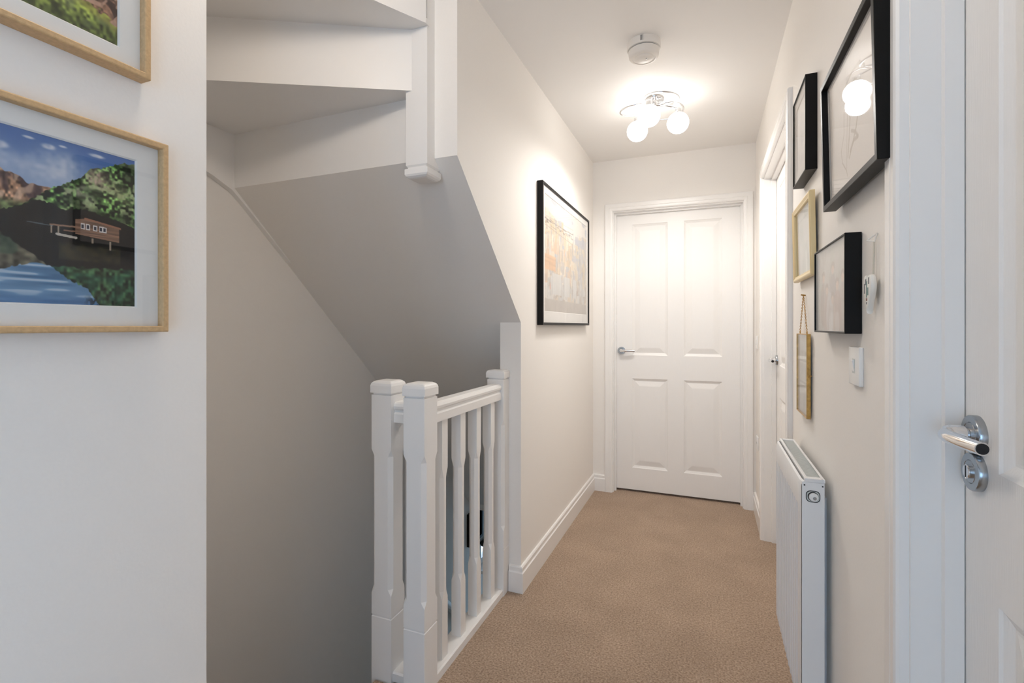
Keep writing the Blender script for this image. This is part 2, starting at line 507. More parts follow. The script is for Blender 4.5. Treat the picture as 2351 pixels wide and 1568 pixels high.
# ------------------------------------------------------------------ balustrade
bal = empty('balustrade', (-0.87, 1.68, 0))
tag(bal, 'white stop-chamfered landing balustrade in front of the stairwell', 'balustrade')
def newel(name, cx, cy, zb, hwid, label):
    H = 0.951; w = hwid
    spec = [(zb, w, .0008), (0.206, w, .0008), (0.208, w - .002, .0008), (0.212, w - .002, .0008), (0.214, w, .0008),
            (0.285, w, .0008), (0.305, w, .013), (0.745, w, .013), (0.768, w, .0008), (H - .001, w, .0008)]
    n = obj(name, MB().loft(newel_rings(cx, cy, w, spec)), M['stairpaint'], bal)
    n['label'] = label
    cs = [(H - .001, w - .004, .001), (H + .005, w - .004, .001), (H + .006, w + .003, .001), (H + .030, w + .003, .001), (H + .038, w + .001, .002),
          (H + .043, w - .004, .003), (H + .046, w - .010, .003)]
    c = obj('cap', MB().loft(newel_rings(cx, cy, w, cs)), M['stairpaint'])
    c.parent = n; c.location = -Vector(bal.location)
    return n
newel('newel_post', -0.8695, 1.3635, -0.02, 0.0395, 'newel post at the corner of the landing')
newel('newel_post', -1.0125, 1.3865, -0.60, 0.0395, 'newel post standing over the lower stairs')
# half newel against the end of the stud wall
hm = MB()
def half_rings(spec):
    return [[(-0.868 + w, 1.962, z), (-0.868 + w, 2.024, z), (-0.868 - w, 2.024, z), (-0.868 - w, 1.962, z)] if c == 0 else
            [(-0.868 + w, 1.962 + c, z), (-0.868 + w, 2.024, z), (-0.868 - w, 2.024, z), (-0.868 - w, 1.962 + c, z)] for z, w, c in spec]
def half8(spec):
    out = []
    for z, w, c in spec:
        cx, y0, y1 = -0.868, 1.962, 2.0245
        out.append([(cx + w, y0 + c, z), (cx + w, y1, z), (cx - w, y1, z), (cx - w, y0 + c, z), (cx - w + c, y0, z), (cx + w - c, y0, z)])
    return out
w = 0.0395
hn = obj('newel_post', MB().loft(half8([(0, w, .0008), (.2, w, .0008), (.202, w - .002, .0008), (.206, w - .002, .0008), (.208, w, .0008), (.285, w, .0008), (.305, w, .013), (.745, w, .013), (.768, w, .0008), (.946, w, .0008)])), M['stairpaint'], bal)
hn['label'] = 'half newel fixed to the end of the wall'
def halfcap(spec):
    out = []
    for z, w_, i in spec:
        out.append([(-0.868 + w_, 1.962 - i, z), (-0.868 + w_, 2.0245, z), (-0.868 - w_, 2.0245, z), (-0.868 - w_, 1.962 - i, z)])
    return out
hc = obj('cap', MB().loft(halfcap([(.946, w - .004, -.004), (.952, w - .004, -.004), (.953, w + .004, .004), (.974, w + .004, .004), (.982, w + .001, .001), (.986, w - .006, -.006)])), M['stairpaint'])
hc.parent = hn; hc.location = -Vector(bal.location)
RP = [(-.029, 0), (.029, 0), (.029, .028), (.022, .034), (.022, .040), (.030, .046), (.031, .054), (.027, .062), (.018, .067), (-.018, .067), (-.027, .062), (-.031, .054), (-.030, .046), (-.022, .040), (-.022, .034), (-.029, .028)]
obj('handrail', MB().prism(RP, lambda p, q, t: (-0.868 + p, t, 0.859 + q), 1.402, 1.963), M['stairpaint'], bal)
obj('handrail', MB().prism(RP, lambda p, q, t: (t, 1.392 + p, 0.859 + q), -0.974, -0.908), M['stairpaint'], bal)['label'] = 'short handrail link between the two newels'
BP = [(-.036, 0), (.036, 0), (.036, .026), (.031, .031), (-.031, .031), (-.036, .026)]
obj('base_rail', MB().prism(BP, lambda p, q, t: (-0.868 + p, t, q), 1.402, 1.963), M['stairpaint'], bal)
obj('base_rail', MB().prism(BP, lambda p, q, t: (t, 1.392 + p, q), -0.974, -0.908), M['stairpaint'], bal)
bw = 0.0195
bmesh_shared = mesh_from('baluster', MB().loft(newel_rings(0, 0, bw, [(.030, bw, .0006), (.235, bw, .0006), (.262, bw - .0005, .011), (.655, bw - .0005, .011), (.687, bw, .0006), (.862, bw, .0006)])), M['stairpaint'])
for y in (1.486, 1.621, 1.756, 1.891):
    b = bpy.data.objects.new('baluster', bmesh_shared); COL.objects.link(b); b.parent = bal
    b.location = Vector((-0.868, y, 0)) - Vector(bal.location)

# ------------------------------------------------------------------ skirting
SK = [(0, 0), (0.015, 0), (0.015, 0.088), (0.012, 0.091), (0.0105, 0.094), (0.0105, 0.110), (0.007, 0.116), (0, 0.117)]
sk = MB()
# hall left, wrapping round the wall end with mitred corners
def sk_path(mb, path):
    """path: list of (x, y, nx, ny) where (nx,ny) is the scaled outward offset for the profile"""
    mb.loft([[(x + nx * p, y + ny * p, z) for p, z in SK] for x, y, nx, ny in path])
sk_path(sk, [(XLI + 0.046, YEND, 0, -1), (XL, YEND, 1, -1), (XL, YE, 1, -1)])
struct(obj('baseboard_left', sk, M['gloss']), 'white grooved skirting board along the left hallway wall')
ske = MB(); sk_path(ske, [(XL, YE, 1, -1), (E_X0 - 0.0605, YE, 0, -1)])
ske2 = MB(); sk_path(ske2, [(E_X1 + 0.0605, YE, 0, -1), (XR, YE, -1, -1)])
ske.add(ske2.v, ske2.f)
struct(obj('baseboard_end', ske, M['gloss']), 'short white skirting beside the end door')
skr = MB(); sk_path(skr, [(XR, YE, -1, -1), (XR, F_Y1 + 0.0605, -1, 0)])
skr2 = MB(); sk_path(skr2, [(XR, F_Y0 - 0.0605, -1, 0), (XR, N_Y1 + 0.0605, -1, 0)])
skr.add(skr2.v, skr2.f)
struct(obj('baseboard_right', skr, M['gloss']), 'white grooved skirting board along the right hallway wall')
skp = MB(); sk_path(skp, [(XP, YB, 1, 0), (XP, YP, 1, 0)])
struct(obj('baseboard_near_left', skp, M['gloss']), 'white skirting under the picture wall')

# ------------------------------------------------------------------ doors with casings
REC = 0.061                     # door face set back from the wall face
def doorway(idx, T, w, trim_label, door_label, hand, lock=False, root_loc=(0, 0, 0), hz=1.006, m0=0.118, zu=0.974, zl=0.808):
    """T(a, d, z): a along the width from the left edge of the leaf, d depth into the wall (wall face = 0), z up"""
    tr = empty('trim_%d' % idx, root_loc); struct(tr, trim_label)
    # architrave: profile across its width (0 = inner edge), depth proud of wall
    AP = [(0.0, 0.0), (0.0, -0.012), (0.003, -0.016), (0.008, -0.018), (0.020, -0.018), (0.022, -0.0165), (0.024, -0.018), (0.046, -0.018), (0.052, -0.016), (0.0545, -0.012), (0.0545, 0.0)]
    g = 0.003 + 0.006
    def arch_ring(a, z, da, dz):
        return [T(a + da * p, d, z + dz * p) for p, d in AP]
    L, R_, H = -g, w + g, DTOP + g
    obj('architrave', MB().loft([arch_ring(L, 0.0, -1, 0), arch_ring(L, H, -1, 1)]), M['gloss'], tr)
    obj('architrave', MB().loft([arch_ring(R_, 0.0, 1, 0), arch_ring(R_, H, 1, 1)]), M['gloss'], tr)
    obj('architrave', MB().loft([arch_ring(L, H, -1, 1), arch_ring(R_, H, 1, 1)]), M['gloss'], tr)
    def bb(a0, a1, d0, d1, z0, z1):
        m = MB(); m.box((0, 0, 0), (1, 1, 1))
        m.v = [T(a0 + (a1 - a0) * x, d0 + (d1 - d0) * y, z0 + (z1 - z0) * z) for x, y, z in m.v]
        return m
    gp = 0.003
    for m in (bb(-LIN, -gp, 0, 0.1, 0, DTOP + LIN), bb(w + gp, w + LIN, 0, 0.1, 0, DTOP + LIN), bb(-gp, w + gp, 0, 0.1, DTOP + gp, DTOP + LIN)):
        obj('lining', m, M['gloss'], tr)
    for m in (bb(-gp, 0.009, 0.037, REC - 0.0015, 0, DTOP + gp), bb(w - 0.009, w + gp, 0.037, REC - 0.0015, 0, DTOP + gp), bb(0.009, w - 0.009, 0.037, REC - 0.0015, DTOP - 0.009, DTOP + gp)):
        obj('stop', m, M['gloss'], tr)
    bl_ = MB().box((0, 0, 0), (1, 1, 1)); bl_.v = [T(-.1 + (w + .2) * x, .125 + .04 * y, -.02 + 2.12 * z) for x, y, z in bl_.v]  # added block behind the leaf, keeps outside light out of the door gap
    struct(obj('light_block_%d' % idx, bl_, M['wall']), 'added light block behind the closed ' + door_label)
    # leaf
    dr = empty('door_%d' % idx, root_loc); struct(dr, door_label)
    zb = 0.016
    mg = 0.106
    pw = (w - 2 * m0 - mg) / 2
    xs = [0, m0, m0 + pw, m0 + pw + mg, w - m0, w]
    zz = [zb, 0.172, zl, zu, 1.905, DTOP]
    lf = MB(); d0 = REC; d1_ = REC + 0.035
    for i in range(5):
        for k in range(5):
            if i in (1, 3) and k in (1, 3): continue
            lf.add([T(xs[i], d0, zz[k]), T(xs[i + 1], d0, zz[k]), T(xs[i + 1], d0, zz[k + 1]), T(xs[i], d0, zz[k + 1])], [(0, 1, 2, 3)])
    lf.add([T(0, d1_, zb), T(w, d1_, zb), T(w, d1_, DTOP), T(0, d1_, DTOP)], [(0, 3, 2, 1)])
    for i in range(5):
        lf.add([T(xs[i], d0, zb), T(xs[i + 1], d0, zb), T(xs[i + 1], d1_, zb), T(xs[i], d1_, zb)], [(0, 1, 2, 3)])
        lf.add([T(xs[i], d0, DTOP), T(xs[i + 1], d0, DTOP), T(xs[i + 1], d1_, DTOP), T(xs[i], d1_, DTOP)], [(0, 1, 2, 3)])
        lf.add([T(0, d0, zz[i]), T(0, d0, zz[i + 1]), T(0, d1_, zz[i + 1]), T(0, d1_, zz[i])], [(0, 1, 2, 3)])
        lf.add([T(w, d0, zz[i]), T(w, d0, zz[i + 1]), T(w, d1_, zz[i + 1]), T(w, d1_, zz[i])], [(0, 1, 2, 3)])
    leaf = obj('leaf', lf, M['door'], dr)
    for i in (1, 3):
        for k in (1, 3):
            rings = []
            for ins, dep in ((0, 0), (0.003, 0.0035), (0.016, 0.0095), (0.020, 0.0095), (0.050, 0.0025), (0.056, 0.0018)):
                rings.append([T(xs[i] + ins, d0 + dep, zz[k] + ins), T(xs[i + 1] - ins, d0 + dep, zz[k] + ins), T(xs[i + 1] - ins, d0 + dep, zz[k + 1] - ins), T(xs[i] + ins, d0 + dep, zz[k + 1] - ins)])
            pm = MB().loft(rings, cap=False)
            n = len(pm.v); pm.f.append((n - 4, n - 3, n - 2, n - 1))
            obj('panel', pm, M['door'], dr)
    # handle on the side given by hand ('L' lever points right, 'R' lever points left)
    ha = 0.044 if hand == 'L' else w - 0.044
    sg = 1 if hand == 'L' else -1
    D = lambda a, d, z: T(ha + sg * a, REC - d, z)
    hd = empty('handle', world_loc(dr) * 0); hd.parent = dr
    hd['label'] = 'polished chrome lever handle on round rose'
    def disc(cz, prof, seg=40):
        return MB().loft([[D(r * math.cos(2 * math.pi * i / seg), dd, cz + r * math.sin(2 * math.pi * i / seg)) for i in range(seg)] for r, dd in prof])
    obj('rose', disc(hz, [(.0265, 0), (.0265, .008), (.0255, .0095), (.0175, .0098), (.0165, .0088), (.0155, .0098), (.005, .0098)]), M['chrome_dark'], hd, smooth=True)
    obj('neck', disc(hz, [(.0100, .009), (.0100, .015), (.0115, .0155), (.0115, .032), (.0095, .037)], 24), M['chrome'], hd, smooth=True)
    path = [(-.004, .034), (.002, .0375), (.010, .0395), (.020, .0405), (.034, .0405), (.050, .0395), (.066, .0378), (.082, .0355), (.094, .0338)]
    rad = [.0060, .0080, .0088, .0090, .0090, .0088, .0086, .0085, .0084]
    obj('lever', MB().tube([D(a, d, hz - 0.001) for a, d in path], rad, 18), M['chrome'], hd, smooth=True)
    obj('lever_end', MB().tube([D(.0936, .0338, hz - 0.001), D(.0948, .0336, hz - .001)], .0068, 18), M['dark'], hd)
    if lock:
        lk = empty('lock_release', (0, 0, 0)); lk.parent = dr
        lk['label'] = 'round chrome privacy lock release'
        lz = hz - 0.0515
        obj('rose', disc(lz, [(.0260, 0), (.0260, .008), (.025, .0095), (.0165, .0098), (.0158, .0088), (.0150, .0098), (.004, .0098)]), M['chrome_dark'], lk, smooth=True)
        obj('turn', disc(lz, [(.0095, .009), (.0095, .0130), (.0085, .0140), (.001, .0140)], 28), M['chrome'], lk, smooth=True)
        s_ = MB().box((0, 0, 0), (1, 1, 1)); s_.v = [D(-.001 + .002 * x, .0138 + .0006 * y, lz - .008 + .016 * z) for x, y, z in s_.v]
        obj('slot', s_, M['dark'], lk)
    return dr

T_end = lambda a, d, z: (E_X0 + a, YE + d, z)
doorway(1, T_end, E_X1 - E_X0, 'white moulded architrave around the end door', 'white four panel door closing the end of the hallway', 'L', root_loc=((E_X0 + E_X1) / 2, YE, 0))
T_far = lambda a, d, z: (XR + d, F_Y1 - a, z)
doorway(2, T_far, F_Y1 - F_Y0, 'white architrave around the side door beyond the radiator', 'white panel door in the right wall beyond the radiator', 'L', root_loc=(XR, (F_Y0 + F_Y1) / 2, 0), hz=0.998)
T_near = lambda a, d, z: (XR + d, N_Y1 - a, z)
doorway(3, T_near, N_Y1 - N_Y0, 'white architrave and lining at the right edge of the view', 'white panel door with chrome lever and lock at the right edge', 'L', lock=True, root_loc=(XR, (N_Y0 + N_Y1) / 2, 0), hz=1.0305, m0=0.0945, zu=0.99, zl=0.82)

# ------------------------------------------------------------------ ceiling lamp
LX, LY = -0.256, 2.601
lamp = empty('ceiling_lamp', (LX, LY, ZC))
tag(lamp, 'chrome ceiling lamp with looping rings and three lit white globes', 'ceiling lamp')
obj('ceiling_plate', MB().lathe([(.050, ZC), (.050, ZC - .014), (.046, ZC - .020), (.018, ZC - .022), (.014, ZC - .05), (.006, ZC - .054)], (LX, LY, 0), 'z', 36), M['chrome'], lamp, smooth=True)
globes = [(-0.352, 2.670), (-0.144, 2.637), (-0.272, 2.496)]
GZ = 2.222
for gx, gy in globes:
    an = math.atan2(gy - LY, gx - LX)
    # a ring that leaves the hub and curls round to the globe
    rc = 0.082
    cxr, cyr = LX + math.cos(an + 0.62) * 0.092, LY + math.sin(an + 0.62) * 0.092
    ring = []
    for i in range(40):
        t = 2 * math.pi * i / 40
        ring.append((cxr + rc * math.cos(t), cyr + rc * math.sin(t), ZC - 0.052 - 0.010 * math.sin(t - an)))
    obj('ring', MB().tube(ring, .0042, 10, closed=True), M['chrome'], lamp, smooth=True)
    # arm
    obj('arm', MB().tube([(LX, LY, ZC - .030), (LX + (gx - LX) * .5, LY + (gy - LY) * .5, ZC - .046), (LX + (gx - LX) * .9, LY + (gy - LY) * .9, ZC - .060), (gx, gy, GZ + .070)], .0045, 10), M['chrome'], lamp, smooth=True)
    obj('lamp_holder', MB().lathe([(.010, GZ + .076), (.016, GZ + .070), (.017, GZ + .047), (.012, GZ + .044)], (gx, gy, 0), 'z', 24), M['chrome'], lamp, smooth=True)
    sd = bpy.data.lights.new('globe_bulb', 'SPOT')
    sd.energy = LAMP_DOWN; sd.color = LAMP_COL; sd.spot_size = math.radians(176); sd.spot_blend = 0.55; sd.shadow_soft_size = 0.045
    so_ = bpy.data.objects.new('globe_bulb', sd); COL.objects.link(so_); so_.parent = lamp
    so_.location = (gx - LX, gy - LY, GZ - 0.056 - ZC)
    prof_ = [(.0015 + .0525 * math.sin(math.pi * i / 22), -.0525 * math.cos(math.pi * i / 22)) for i in range(23)]
    obj('globe', MB().lathe(prof_, (gx, gy, GZ), 'z', 36), M['globe'], lamp, smooth=True)['label'] = 'lit opal glass globe'

# ------------------------------------------------------------------ smoke alarm
SX, SY = -0.249, 2.09
sa = empty('smoke_alarm', (SX, SY, ZC))
tag(sa, 'round ivory smoke alarm on the ceiling in front of the lamp', 'smoke alarm')
obj('mounting_base', MB().lathe([(.067, ZC), (.068, ZC - .026), (.066, ZC - .030), (.060, ZC - .031)], (SX, SY, 0), 'z', 48), M['detector'], sa, smooth=True)
obj('body', MB().lathe([(.058, ZC - .030), (.058, ZC - .034), (.062, ZC - .035), (.062, ZC - .040), (.060, ZC - .058), (.055, ZC - .064), (.047, ZC - .066), (.045, ZC - .064), (.040, ZC - .064), (.037, ZC - .067), (.028, ZC - .072), (.004, ZC - .0735)], (SX, SY, 0), 'z', 48), M['detector'], sa, smooth=True)
obj('vent_slot', MB().lathe([(.0585, ZC - .0305), (.0595, ZC - .0315), (.0595, ZC - .0335), (.0585, ZC - .0345)], (SX, SY, 0), 'z', 48), M['chrome_dark'], sa)
obj('latch', MB().box((SX - .006, SY - .0695, ZC - .024), (SX + .001, SY - .064, ZC - .004)).box((SX + .004, SY - .0695, ZC - .026), (SX + .0055, SY - .064, ZC - .002)), M['chrome_dark'], sa)
obj('indicator', MB().lathe([(.003, ZC - .073), (.003, ZC - .0745), (.001, ZC - .075)], (SX + .012, SY - .012, 0), 'z', 12), M['chrome_dark'], sa)

# ------------------------------------------------------------------ radiator
RY0, RY1, RZ0, RZ1 = 1.403, 1.872, 0.196, 0.795
RXF, RXB = 0.2125, 0.2665
rad = empty('radiator', ((RXF + RXB) / 2, (RY0 + RY1) / 2, RZ0))
tag(rad, 'white fluted panel radiator on the right wall', 'radiator')
# fluted front panel
ny = 0.0333
prof = []
y = RY0 + 0.008
outer = []
npt = int((RY1 - RY0 - 0.03) / ny)
ys, xsn = [RY0 + 0.002], [0.004]
yy = RY0 + 0.018
for i in range(npt):
    for fr_, dx in ((0.0, 0.0), (0.30, 0.0), (0.42, 0.0085), (0.88, 0.0085), (1.0, 0.0)):
        ys.append(yy + fr_ * ny); xsn.append(dx)
    yy += ny
ys.append(RY1 - 0.002); xsn.append(0.004)
def rowx(k, amp): return [(RXF + (xsn[i] * amp if 0 < i < len(ys) - 1 else 0.004), ys[i]) for i in range(len(ys))]
rows = [(RZ0, 1, .012), (RZ0 + .006, 1, .004), (RZ0 + .016, 1, 0), (RZ0 + .05, 1, 0), (RZ0 + .055, 1, 0), (RZ1 - .085, 1, 0), (RZ1 - .066, 0.0, 0), (RZ1 - .012, 0.0, 0), (RZ1 - .004, 0.0, .003), (RZ1 - .001, 0, .008)]
fm = MB()
ringsf = []
for z, amp, off in rows:
    ringsf.append([(x + off, y_, z) for x, y_ in rowx(0, amp)])
fm.loft(ringsf, cap=False, closed_rings=False)
nrow = len(ys)
# give it a back so the sheet has depth
fb = MB(); fb.loft([[(RXF + 0.016, RY0 + .002, z), (RXF + 0.016, RY1 - .002, z)] for z in (RZ0, RZ1 - .001)], cap=False, closed_rings=False)
obj('front_panel', fm, M['radiator'], rad, smooth=True)['label'] = 'pressed steel panel with vertical flutes'
obj('back_panel', bx((RXF + .0125, RY0 + .003, RZ0 + .004), (RXF + .017, RY1 - .003, RZ1 - .004)), M['radiator'], rad)
obj('rear_panel', bx((RXB - .008, RY0 + .004, RZ0 + .01), (RXB, RY1 - .004, RZ1 - .03)), M['radiator'], rad, bevel=.002)
for y0 in (RY0, RY1 - .003):
    obj('side_panel', bx((RXF + .005, y0, RZ0 + .004), (RXB, y0 + .003, RZ1 - .003)), M['radiator'], rad, bevel=.001)
gt = MB(); z0g, z1g = RZ1 - .003, RZ1 + .006
gx0, gx1 = RXF + .011, RXB + .001
for a, b in (((gx0, RY0 - .001), (gx0 + .007, RY1 + .001)), ((gx1 - .006, RY0 - .001), (gx1, RY1 + .001)), ((gx0 + .007, RY0 - .001), (gx1 - .006, RY0 + .018)), ((gx0 + .007, RY1 - .018), (gx1 - .006, RY1 + .001))):
    gt.box((a[0], a[1], z0g), (b[0], b[1], z1g))
top = obj('top_grille', gt, M['radiator'], rad, bevel=.0012)
sl = MB()
for i in range(62):
    ya = RY0 + .020 + i * .0070
    if ya > RY1 - .02: break
    sl.box((gx0 + .007, ya, z0g), (gx1 - .006, ya + .0042, z1g - .003))
so = obj('slats', sl, M['grille']); so.parent = top; so.location = -Vector(rad.location); so['kind'] = 'stuff'
gw = MB().box((gx0 + .007, RY0 + .018, RZ1 - .016), (gx1 - .006, RY1 - .018, RZ1 - .012))
obj('convector', gw, M['chrome_dark'], rad)
# bleed plug seen in the side panel
cxp, czp = (RXF + RXB) / 2 + .002, 0.757
def rrect(cx, cz, hwd, hht, r, yv, n=5):
    pts = []
    for sx, sz, a0 in ((1, 1, 0), (-1, 1, 90), (-1, -1, 180), (1, -1, 270)):
        for k in range(n):
            a = math.radians(a0 + 90 * k / (n - 1))
            pts.append((cx + sx * (hwd - r) + r * math.cos(a), yv, cz + sz * (hht - r) + r * math.sin(a)))
    return pts
bpv = obj('vent_opening', MB().loft([rrect(cxp, czp, .0155, .0145, .010, RY0 - .0006), rrect(cxp, czp, .0155, .0145, .010, RY0 + .0005)]), M['dark'], rad)
def sub(name, mb, mat, par, root, **k):
    o = obj(name, mb, mat, **k); o.parent = par; o.location = -Vector(root.location); return o
sub('gasket', MB().loft([rrect(cxp, czp, .0138, .0128, .009, RY0 - .0012), rrect(cxp, czp, .0138, .0128, .009, RY0)]), M['grille'], bpv, rad)
sub('collar', MB().lathe([(.0118, RY0 - .0016), (.0118, RY0)], (cxp, 0, czp), 'y', 28), M['dark'], bpv, rad)
sub('bleed_plug', MB().lathe([(.006, RY0 - .0052), (.0098, RY0 - .0045), (.0106, RY0 - .002), (.0106, RY0)], (cxp + .001, 0, czp - .001), 'y', 28), M['plastic'], bpv, rad, smooth=True)
sub('bleed_screw', MB().lathe([(.0012, RY0 - .0066), (.0040, RY0 - .0064), (.0042, RY0 - .004)], (cxp + .003, 0, czp - .003), 'y', 12), M['chrome_dark'], bpv, rad)
for xo in (.009, .048):
    obj('clip', bx((RXF + xo, RY0 - .0012, RZ1 - .0125), (RXF + xo + .003, RY0, RZ1 - .0095)), M['dark'], rad)
# brackets, valve and pipe
for yb in (1.49, 1.78):
    obj('bracket', bx((RXB, yb - .015, RZ0 + .05), (XR, yb + .015, RZ1 - .06)), M['plastic'], rad)
vx, vy, vz = 0.243, RY0 - .036, RZ0 + .037
valve = obj('valve', MB().lathe([(.008, RY0 + .001), (.0125, RY0 - .004), (.0125, RY0 - .018), (.010, RY0 - .022), (.011, RY0 - .05), (.005, RY0 - .053)], (vx, 0, vz), 'y', 20), M['chrome'], rad, smooth=True)
sub('valve_cap', MB().lathe([(.0125, vz + .006), (.0135, vz + .010), (.0125, vz + .030), (.009, vz + .033)], (vx, vy, 0), 'z', 20), M['plastic'], valve, rad, smooth=True)
sub('pipe', MB().lathe([(.0078, 0.0), (.0078, vz)], (vx, vy, 0), 'z', 18), M['chrome'], valve, rad, smooth=True)

# ------------------------------------------------------------------ painting helpers (flat prints)
RNG = np.random.RandomState(7)
def vnoise(s, t, fx, fy, seed):
    r = np.random.RandomState(seed)
    g = r.rand(int(fy) + 3, int(fx) + 3)
    x = s * fx; y = t * fy
    x0 = np.clip(np.floor(x).astype(int), 0, int(fx) + 1); y0 = np.clip(np.floor(y).astype(int), 0, int(fy) + 1)
    u = x - x0; v = y - y0
    u = u * u * (3 - 2 * u); v = v * v * (3 - 2 * v)
    return (g[y0, x0] * (1 - u) + g[y0, x0 + 1] * u) * (1 - v) + (g[y0 + 1, x0] * (1 - u) + g[y0 + 1, x0 + 1] * u) * v
def mixc(img, mask, col):
    c = np.array(col, float) if not isinstance(col, np.ndarray) else col
    m = np.clip(mask, 0, 1)[..., None]
    return img * (1 - m) + c * m
def sm(x, a, b):
    q = np.clip((x - a) / (b - a), 0, 1); return q * q * (3 - 2 * q)
def C(r, g, b): return np.array([r, g, b], float)
def line(s, pts):
    return np.interp(s, [p[0] for p in pts], [p[1] for p in pts])
def seg_dist(s, t, a, b, asp=1.0):
    ax, ay, bx_, by = a[0] * asp, a[1], b[0] * asp, b[1]
    dx, dy = bx_ - ax, by - ay
    k = np.clip(((s * asp - ax) * dx + (t - ay) * dy) / (dx * dx + dy * dy + 1e-9), 0, 1)
    return np.hypot(s * asp - ax - k * dx, t - ay - k * dy)

def lake_painting(s, t):
    n1 = vnoise(s, t, 60, 45, 1); n2 = vnoise(s, t, 130, 60, 2); n3 = vnoise(s, t, 22, 16, 3); n4 = vnoise(s, t, 10, 60, 4)
    sky = C(112, 144, 188)[None, None] * (1 - sm(t, .55, 1)[..., None]) + C(78, 112, 170)[None, None] * sm(t, .55, 1)[..., None]
    img = sky.copy()
    img = mixc(img, .8 * sm(1 - t, .1, .42) * (0.5 + .5 * n3), C(190, 198, 212))
    for cs, ct, rx, ry, st in ((.69, .80, .085, .10, .75), (.73, .84, .05, .07, .5), (.60, .78, .07, .06, .5), (.51, .80, .05, .08, .6), (.30, .82, .12, .08, .6), (.15, .9, .08, .05, .5)):
        d = ((s - cs) / rx) ** 2 + ((t - ct) / ry) ** 2
        img = mixc(img, st * np.exp(-d) * (.6 + .6 * n1), C(206, 211, 220))
    for cs, ct, rx, ry in ((.667, .925, .022, .016), (.715, .947, .014, .007), (.836, .947, .03, .011), (.603, .947, .018, .008), (.524, .87, .02, .02), (.40, .93, .03, .012)):
        d = ((s - cs) / rx) ** 2 + ((t - ct) / ry) ** 2
        img = mixc(img, .9 * np.exp(-d * d) * (.55 + .6 * n1), C(226, 226, 228))
    br = line(s, [(0, .60), (.15, .70), (.30, .86), (.42, .83), (.5, .765), (.533, .737), (.567, .728), (.606, .693), (.667, .69), (.75, .66)])
    brm = sm(br - t + .02 * (n1 - .5), 0, .006)
    bc = C(164, 126, 100)[None, None] * (.35 + 1.1 * n2[..., None]) + (n1[..., None] - .5) * 40
    bc = mixc(bc, sm(vnoise(s + .15 * t, t, 30, 14, 9), .55, .75) * .8, C(60, 44, 52))
    bc = mixc(bc, sm(vnoise(s - .2 * t, t, 40, 20, 19), .6, .8) * .7, C(206, 176, 152))
    img = mixc(img, brm, bc)
    img = mixc(img, sm(.60 - t, 0, .05) * (s < .6) * brm * .8, C(86, 112, 66)[None, None] * (.5 + n1[..., None]))
    hl = line(s, [(0, .3), (.45, .40), (.5, .50), (.585, .57), (.642, .649), (.676, .689), (.724, .741), (.776, .789), (.809, .851), (.864, .89), (.927, .943), (.991, .965), (1, .965)])
    hm_ = sm(hl - t + .018 * (n2 - .5), 0, .006)
    n5 = vnoise(s, t, 90, 64, 14); n6 = vnoise(s, t, 150, 95, 15)
    hc_ = C(74, 102, 56)[None, None] * (.15 + 1.75 * sm(n5, .1, .9)[..., None] * (.55 + .9 * n6[..., None]))
    hc_ = mixc(hc_, sm(n3 + .8 * (n5 - .5), .55, .75) * .7, C(168, 172, 136))
    hc_ = mixc(hc_, np.exp(-((s - .84) / .045) ** 2 - ((t - .80) / .06) ** 2) * (.35 + .9 * n2), C(196, 172, 152))
    hc_ = mixc(hc_, np.exp(-((s - .78) / .05) ** 2 - ((t - .70) / .05) ** 2) * (.1 + .9 * n1), C(170, 168, 150))
    hc_ = mixc(hc_, np.exp(-((s - .93) / .05) ** 2 - ((t - .74) / .06) ** 2) * (.1 + .9 * n1), C(176, 180, 130))
    hc_ = mixc(hc_, sm(vnoise(s, t, 26, 14, 21), .6, .8) * .6, C(30, 44, 26))
    img = mixc(img, hm_, hc_)
    bt = line(s, [(0, .54), (.3, .56), (.5, .509), (.576, .553), (.624, .61), (.676, .605), (.715, .579), (.788, .605), (.888, .579), (.991, .539), (1, .535)])
    bl = line(s, [(0, .30), (.3, .40), (.5, .417), (.542, .377), (.612, .303), (.667, .237), (.797, .25), (.991, .263), (1, .263)])
    dark = C(20, 20, 20)[None, None] + (vnoise(s, t, 110, 14, 5)[..., None] - .3) * 14 * (t > .46)[..., None]
    wm = sm(bt - t + .012 * (n2 - .5), 0, .006)
    img = mixc(img, wm, dark)
    # reflections below the dark shore
    low_ = sm(bl - t + .02 * (n1 - .5), 0, .01)
    refl = C(50, 78, 52)[None, None] * (.1 + 1.7 * vnoise(s, t, 90, 50, 16)[..., None])
    refl = mixc(refl, sm(n3, .5, .8) * .5, C(34, 86, 70))
    refl = mixc(refl, sm(.12 - t + .1 * (s - .8), 0, .2) * .4, C(20, 44, 26))
    lrefl = C(96, 92, 78)[None, None] * (.5 + .9 * n1[..., None])
    lrefl = mixc(lrefl, sm(n3, .45, .7) * .6, C(50, 78, 62))
    img = mixc(img, low_ * (s >= .66), refl)
    img = mixc(img, low_ * (s < .66), lrefl)
    wl_ = np.minimum(line(s, [(0, .22), (.5, .193), (.63, .259), (.673, .241), (.736, .171), (.803, .118), (.852, .009), (1, -.1)]), 1)
    water = C(96, 134, 170)[None, None] + (n4[..., None] - .5) * 60
    water = mixc(water, sm(n4, .68, .8) * .8 * sm(t, .02, .1), C(180, 196, 210))
    water = mixc(water, sm(.09 - t, 0, .08) * .6, C(62, 104, 156))
    img = mixc(img, sm(wl_ - t + .012 * (n2 - .5), 0, .008), water)
    img = mixc(img, np.exp(-((s - .83) / .03) ** 2 - ((t - .04) / .03) ** 2) * sm(n2, .45, .6), C(28, 46, 60))
    # brownish reflection of the hut
    img = mixc(img, (s > .70) * (s < .93) * sm(t, .27, .30) * sm(.40 - t, 0, .03) * .7 * (.3 + n1), C(66, 62, 42))
